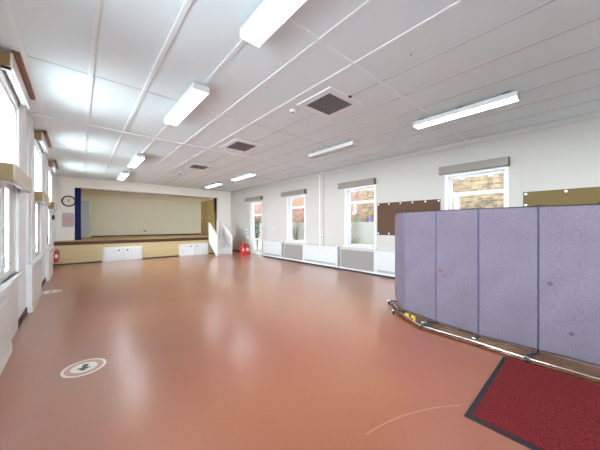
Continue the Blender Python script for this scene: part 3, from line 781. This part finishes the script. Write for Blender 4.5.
# base rails (front and rear) on the castor feet
FR = [(4.50, 2.49), (4.02, 2.06), (3.735, 1.63), (3.74, .93), (3.70, .46), (3.71, -.10), (3.80, -.66), (3.93, -1.22)]
BR = [(4.58, 2.36), (4.12, 1.95), (3.86, 1.55), (3.835, .93), (3.80, .43), (3.82, -.09), (3.9, -.64), (4.03, -1.18)]
def rail(path, z, r, nm): MB().tube([(x, y, z) for x, y in path], r, 12).build(nm, M['alu'], t, smooth=True)
FO = [(4.52, 2.54), (3.99, 2.09), (3.695, 1.63), (3.70, .93), (3.665, .46), (3.675, -.10), (3.77, -.66), (3.90, -1.22)]
BO = [(4.70, 2.18), (4.26, 1.80), (4.06, 1.49), (4.03, .92), (4.01, .42), (4.03, -.07), (4.11, -.60), (4.24, -1.13)]
m = MB(); lo = [[m.bm.verts.new((x, y, z)) for x, y in P_] for P_, z in ((FO, .020), (BO, .020), (BO, .032), (FO, .032))]
for A_, B_ in zip(lo, lo[1:]+lo[:1]):
    for q in range(len(FO)-1): m.bm.faces.new((A_[q], A_[q+1], B_[q+1], B_[q]))
for q in (0, -1): m.bm.faces.new([r_[q] for r_ in lo])
m.build('base_board', M['base_wood'], t, .003)
rail(FR, .042, .011, 'base_rail')
for (x, y), (sx, sy) in zip([(4.42, 2.50), (3.985, 2.17), (3.735, 1.60), (3.775, .97), (3.665, .46), (3.68, -.12), (3.77, -.68)], [(4.50, 2.37), (4.065, 2.015), (3.93, 1.472), (3.845, .936), (3.885, .386), (3.915, -.075), (3.99, -.62)]):
    MB().tube([(x, y, .072), (sx, sy, .072)], .014, 10).build('foot_bar', M['black'], t)
    MB().lathe([(.012, .075), (.012, .101)], (sx, sy, 0), 'Z', 10).build('foot_post', M['black'], t)
    c = MB().lathe([(.026, -.013), (.032, -.009), (.032, .009), (.026, .013)], (x, y, .032), 'Y', 20).build('castor_wheel', M['black'], t, smooth=True)
    m = B(x-.012, x+.012, y-.020, y-.015, .03, .075); m.box(x-.012, x+.012, y+.015, y+.020, .03, .075); m.box(x-.016, x+.016, y-.020, y+.020, .066, .076)
    m.build('castor_fork', M['chrome'], c, .002)
for (x, y) in ((3.94, 1.92), (3.90, 1.80)):
    m = B(x-.012, x+.012, y-.03, y+.03, .062, .098); m.box(x-.03, x+.012, y-.03, y-.01, .032, .098)
    m.build('brake_pedal', M['yellow'], t, .006)
m = MB().lathe([(.022, -.05), (.032, -.04), (.032, .04), (.022, .05)], (3.84, 1.60, .052), 'Y', 16); m.build('brake_housing', M['chrome'], t, smooth=True)

# ------------------------------------------------------------------ mat and floor stickers
t = thing('door_mat', (2.95, -.4, 0), 'deep red entrance mat with black rubber border in front of the partition', 'mat')
B(2.28, 3.655, -1.50, .655, 0, .007).build('rubber_border', M['rubber'], t, .003)
B(2.325, 3.645, -1.455, .61, .007, .014).build('carpet_pile', M['mat_red'], t, .003)
def sticker(x, y, r, ang, label):
    t = thing('floor_sticker', (x, y, 0), label, 'sticker', 'round arrow stickers on the floor')
    MB().lathe([(r, 0), (r, .001)], (x, y, 0), 'Z', 48).build('white_disc', M['sticker'], t)
    m = MB(); seg = 48
    ri, ro = r*.60, r*.87
    for k_ in range(seg):
        a0, a1 = 2*PI*k_/seg, 2*PI*(k_+1)/seg
        v = [m.bm.verts.new((x+q*math.cos(a), y+q*math.sin(a), .0016)) for q, a in ((ri, a0), (ro, a0), (ro, a1), (ri, a1))]
        m.bm.faces.new(v)
    m.build('pink_ring', M['pink'], t)
    ca, sa = math.cos(ang), math.sin(ang)
    pts = [(-.4, .13), (.02, .13), (.02, .33), (.42, 0), (.02, -.33), (.02, -.13), (-.4, -.13)]
    q = [(x+r*(u*ca-v*sa), y+r*(u*sa+v*ca)) for u, v in pts]
    MB().prism(q, .0010, .0018).build('arrow', M['arrow'], t)
sticker(.05, 3.51, .185, math.radians(-103), 'round white and pink arrow sticker nearest the camera on the floor')
sticker(-.465, 7.99, .185, math.radians(-103), 'round arrow sticker far along the floor by the left heater')

# ------------------------------------------------------------------ outside
struct(MB().prism([(XL-.5, H+.12), (XR+.55, H+.12), (XR+.55, H+.25), ((XL+XR)/2, H+3.6), (XL-.5, H+.25)], YF-.3, 24, 'Y').build('roof_sky_block', M['ventdark']))  # unseen tall gable added to keep sky light off the courtyard
struct(B(XL-.2, XR+.22, YS+.1, 24, -.1, H+.12).build('wall_sky_block', M['brick_pink']))  # unseen solid block added to stop light leaking in below the far gable
struct(B(XR+.22, 14, -4, 18, -.25, -.1).build('floor_outside', M['paving']))
tag(B(8.6, 8.8, -3, 17, -.1, 1.62).build('garden_wall', M['garden_white'], bevel=.01), 'low white garden wall outside the right hand windows', 'wall')
tag(B(9.7, 9.95, -4, 6.8, -.1, 5.2).build('brick_building', M['brick_yellow']), 'yellow stock brick building wall seen through the right windows', 'building')
tag(B(9.7, 9.95, 6.8, 20, -.1, 5.2).build('brick_building', M['brick_pink']), 'pink red brick building wall seen through the far window and door', 'building')
def pot(y, mat, label):
    t = thing('plant_pot', (8.7, y, 1.62), label, 'plant pot', 'coloured pots on the garden wall')
    MB().lathe([(.055, 0), (.085, .16), (.095, .16), (.095, .19), (.08, .19), (.07, .15)], (8.7, y, 1.62), 'Z', 18).build('pot', M[mat], t, smooth=True)
    m = MB()
    for i in range(26):
        a = random.random()*2*PI; m.leaf((8.7, y, 1.79), (math.cos(a), math.sin(a), random.uniform(.2, 1.4)), .09, .018)
    m.build('leaves', M['leaf_pale'], t)
pot(6.36, 'green_pot', 'green plant pot on the garden wall, left of two, outside middle window')
pot(5.80, 'purple_pot', 'purple plant pot on the garden wall, right of two, outside middle window')
def shrub(x, y, h, w, n, mat, label, nstem=6):
    t = thing('garden_shrub', (x, y, -.1), label, 'shrub', 'shrubs in front of the garden wall')
    m = MB(); lf = MB()
    for s in range(nstem):
        a = random.random()*2*PI; tx, ty = x+math.cos(a)*w*random.uniform(.3, 1), y+math.sin(a)*w*random.uniform(.3, 1); tz = h*random.uniform(.7, 1)
        p0 = Vector((x, y, -.1)); p2 = Vector((tx, ty, tz)); p1 = (p0+p2)/2 + Vector((0, 0, h*.1))
        m.tube([p0, p1, p2], [.016, .011, .004], 6)
        for i in range(n//nstem):
            f = random.uniform(.3, 1.02); c = p0*(1-f)**2+p1*2*f*(1-f)+p2*f*f
            lf.leaf(c + Vector([random.gauss(0, .05) for _ in range(3)]), (random.gauss(0, 1), random.gauss(0, 1), random.uniform(-.3, 1)), random.uniform(.06, .12), random.uniform(.015, .028))
    m.build('stem', M['bark'], t); lf.build('foliage', M[mat], t, recalc=False)
shrub(8.22, 6.12, 1.0, .2, 420, 'leaf_pale', 'pale green shrub outside the window beside the pinboard', 7)
shrub(8.18, 9.65, 1.7, .25, 110, 'leaf_pale', 'thin bare branched shrub outside the far right window', 11)
shrub(8.18, 13.3, 2.0, .26, 900, 'leaf', 'dense dark green shrub seen through the glazed door', 9)

# ------------------------------------------------------------------ light, world, camera
SKY_L, SKY_R, LAND = 41.0, 1.6, .21
w = bpy.data.worlds.new('World'); sc.world = w; w.use_nodes = True
wn_, wl_ = w.node_tree.nodes, w.node_tree.links
bg = wn_['Background']; bg.inputs['Color'].default_value = (.82, .915, 1.0, 1)
# bright hazy sky on the left (window) side of the hall, duller sky on the courtyard side, darker land below the horizon
tcw = wn_.new('ShaderNodeTexCoord'); sxw = wn_.new('ShaderNodeSeparateXYZ'); wl_.new(tcw.outputs['Generated'], sxw.inputs[0])
def mapr(src, a, b, c, d):
    q = wn_.new('ShaderNodeMapRange'); q.interpolation_type = 'SMOOTHSTEP'
    for i, v in enumerate((a, b, c, d)): q.inputs[i+1].default_value = v
    wl_.new(src, q.inputs[0]); return q.outputs[0]
mnw = wn_.new('ShaderNodeMath'); mnw.operation = 'MINIMUM'; wl_.new(sxw.outputs[0], mnw.inputs[0])
syw = wn_.new('ShaderNodeMath'); syw.operation = 'MULTIPLY'; syw.inputs[1].default_value = .66; wl_.new(sxw.outputs[1], syw.inputs[0]); wl_.new(syw.outputs[0], mnw.inputs[1])
side = mapr(mnw.outputs[0], -.95, -.45, SKY_L, SKY_R)
land = mapr(sxw.outputs[2], -.12, .02, LAND, 1.0)
mw = wn_.new('ShaderNodeMath'); mw.operation = 'MULTIPLY'; wl_.new(side, mw.inputs[0]); wl_.new(land, mw.inputs[1])
wl_.new(mw.outputs[0], bg.inputs['Strength'])
cam = bpy.data.cameras.new('camera'); co = bpy.data.objects.new('camera', cam); COL.objects.link(co)
cam.sensor_width = 36; cam.lens = 254*36/600; cam.clip_start = .02
co.location = (0, 0, 1.5); co.rotation_euler = (PI/2, 0, -math.radians(41.15))
sc.camera = co
sc.view_settings.view_transform = 'Standard'; sc.view_settings.look = 'None'; sc.view_settings.gamma = 1
sc.view_settings.exposure = 1.0
sc.cycles.use_denoising = True
sc.cycles.max_bounces = 12; sc.cycles.diffuse_bounces = 8; sc.cycles.transparent_max_bounces = 16
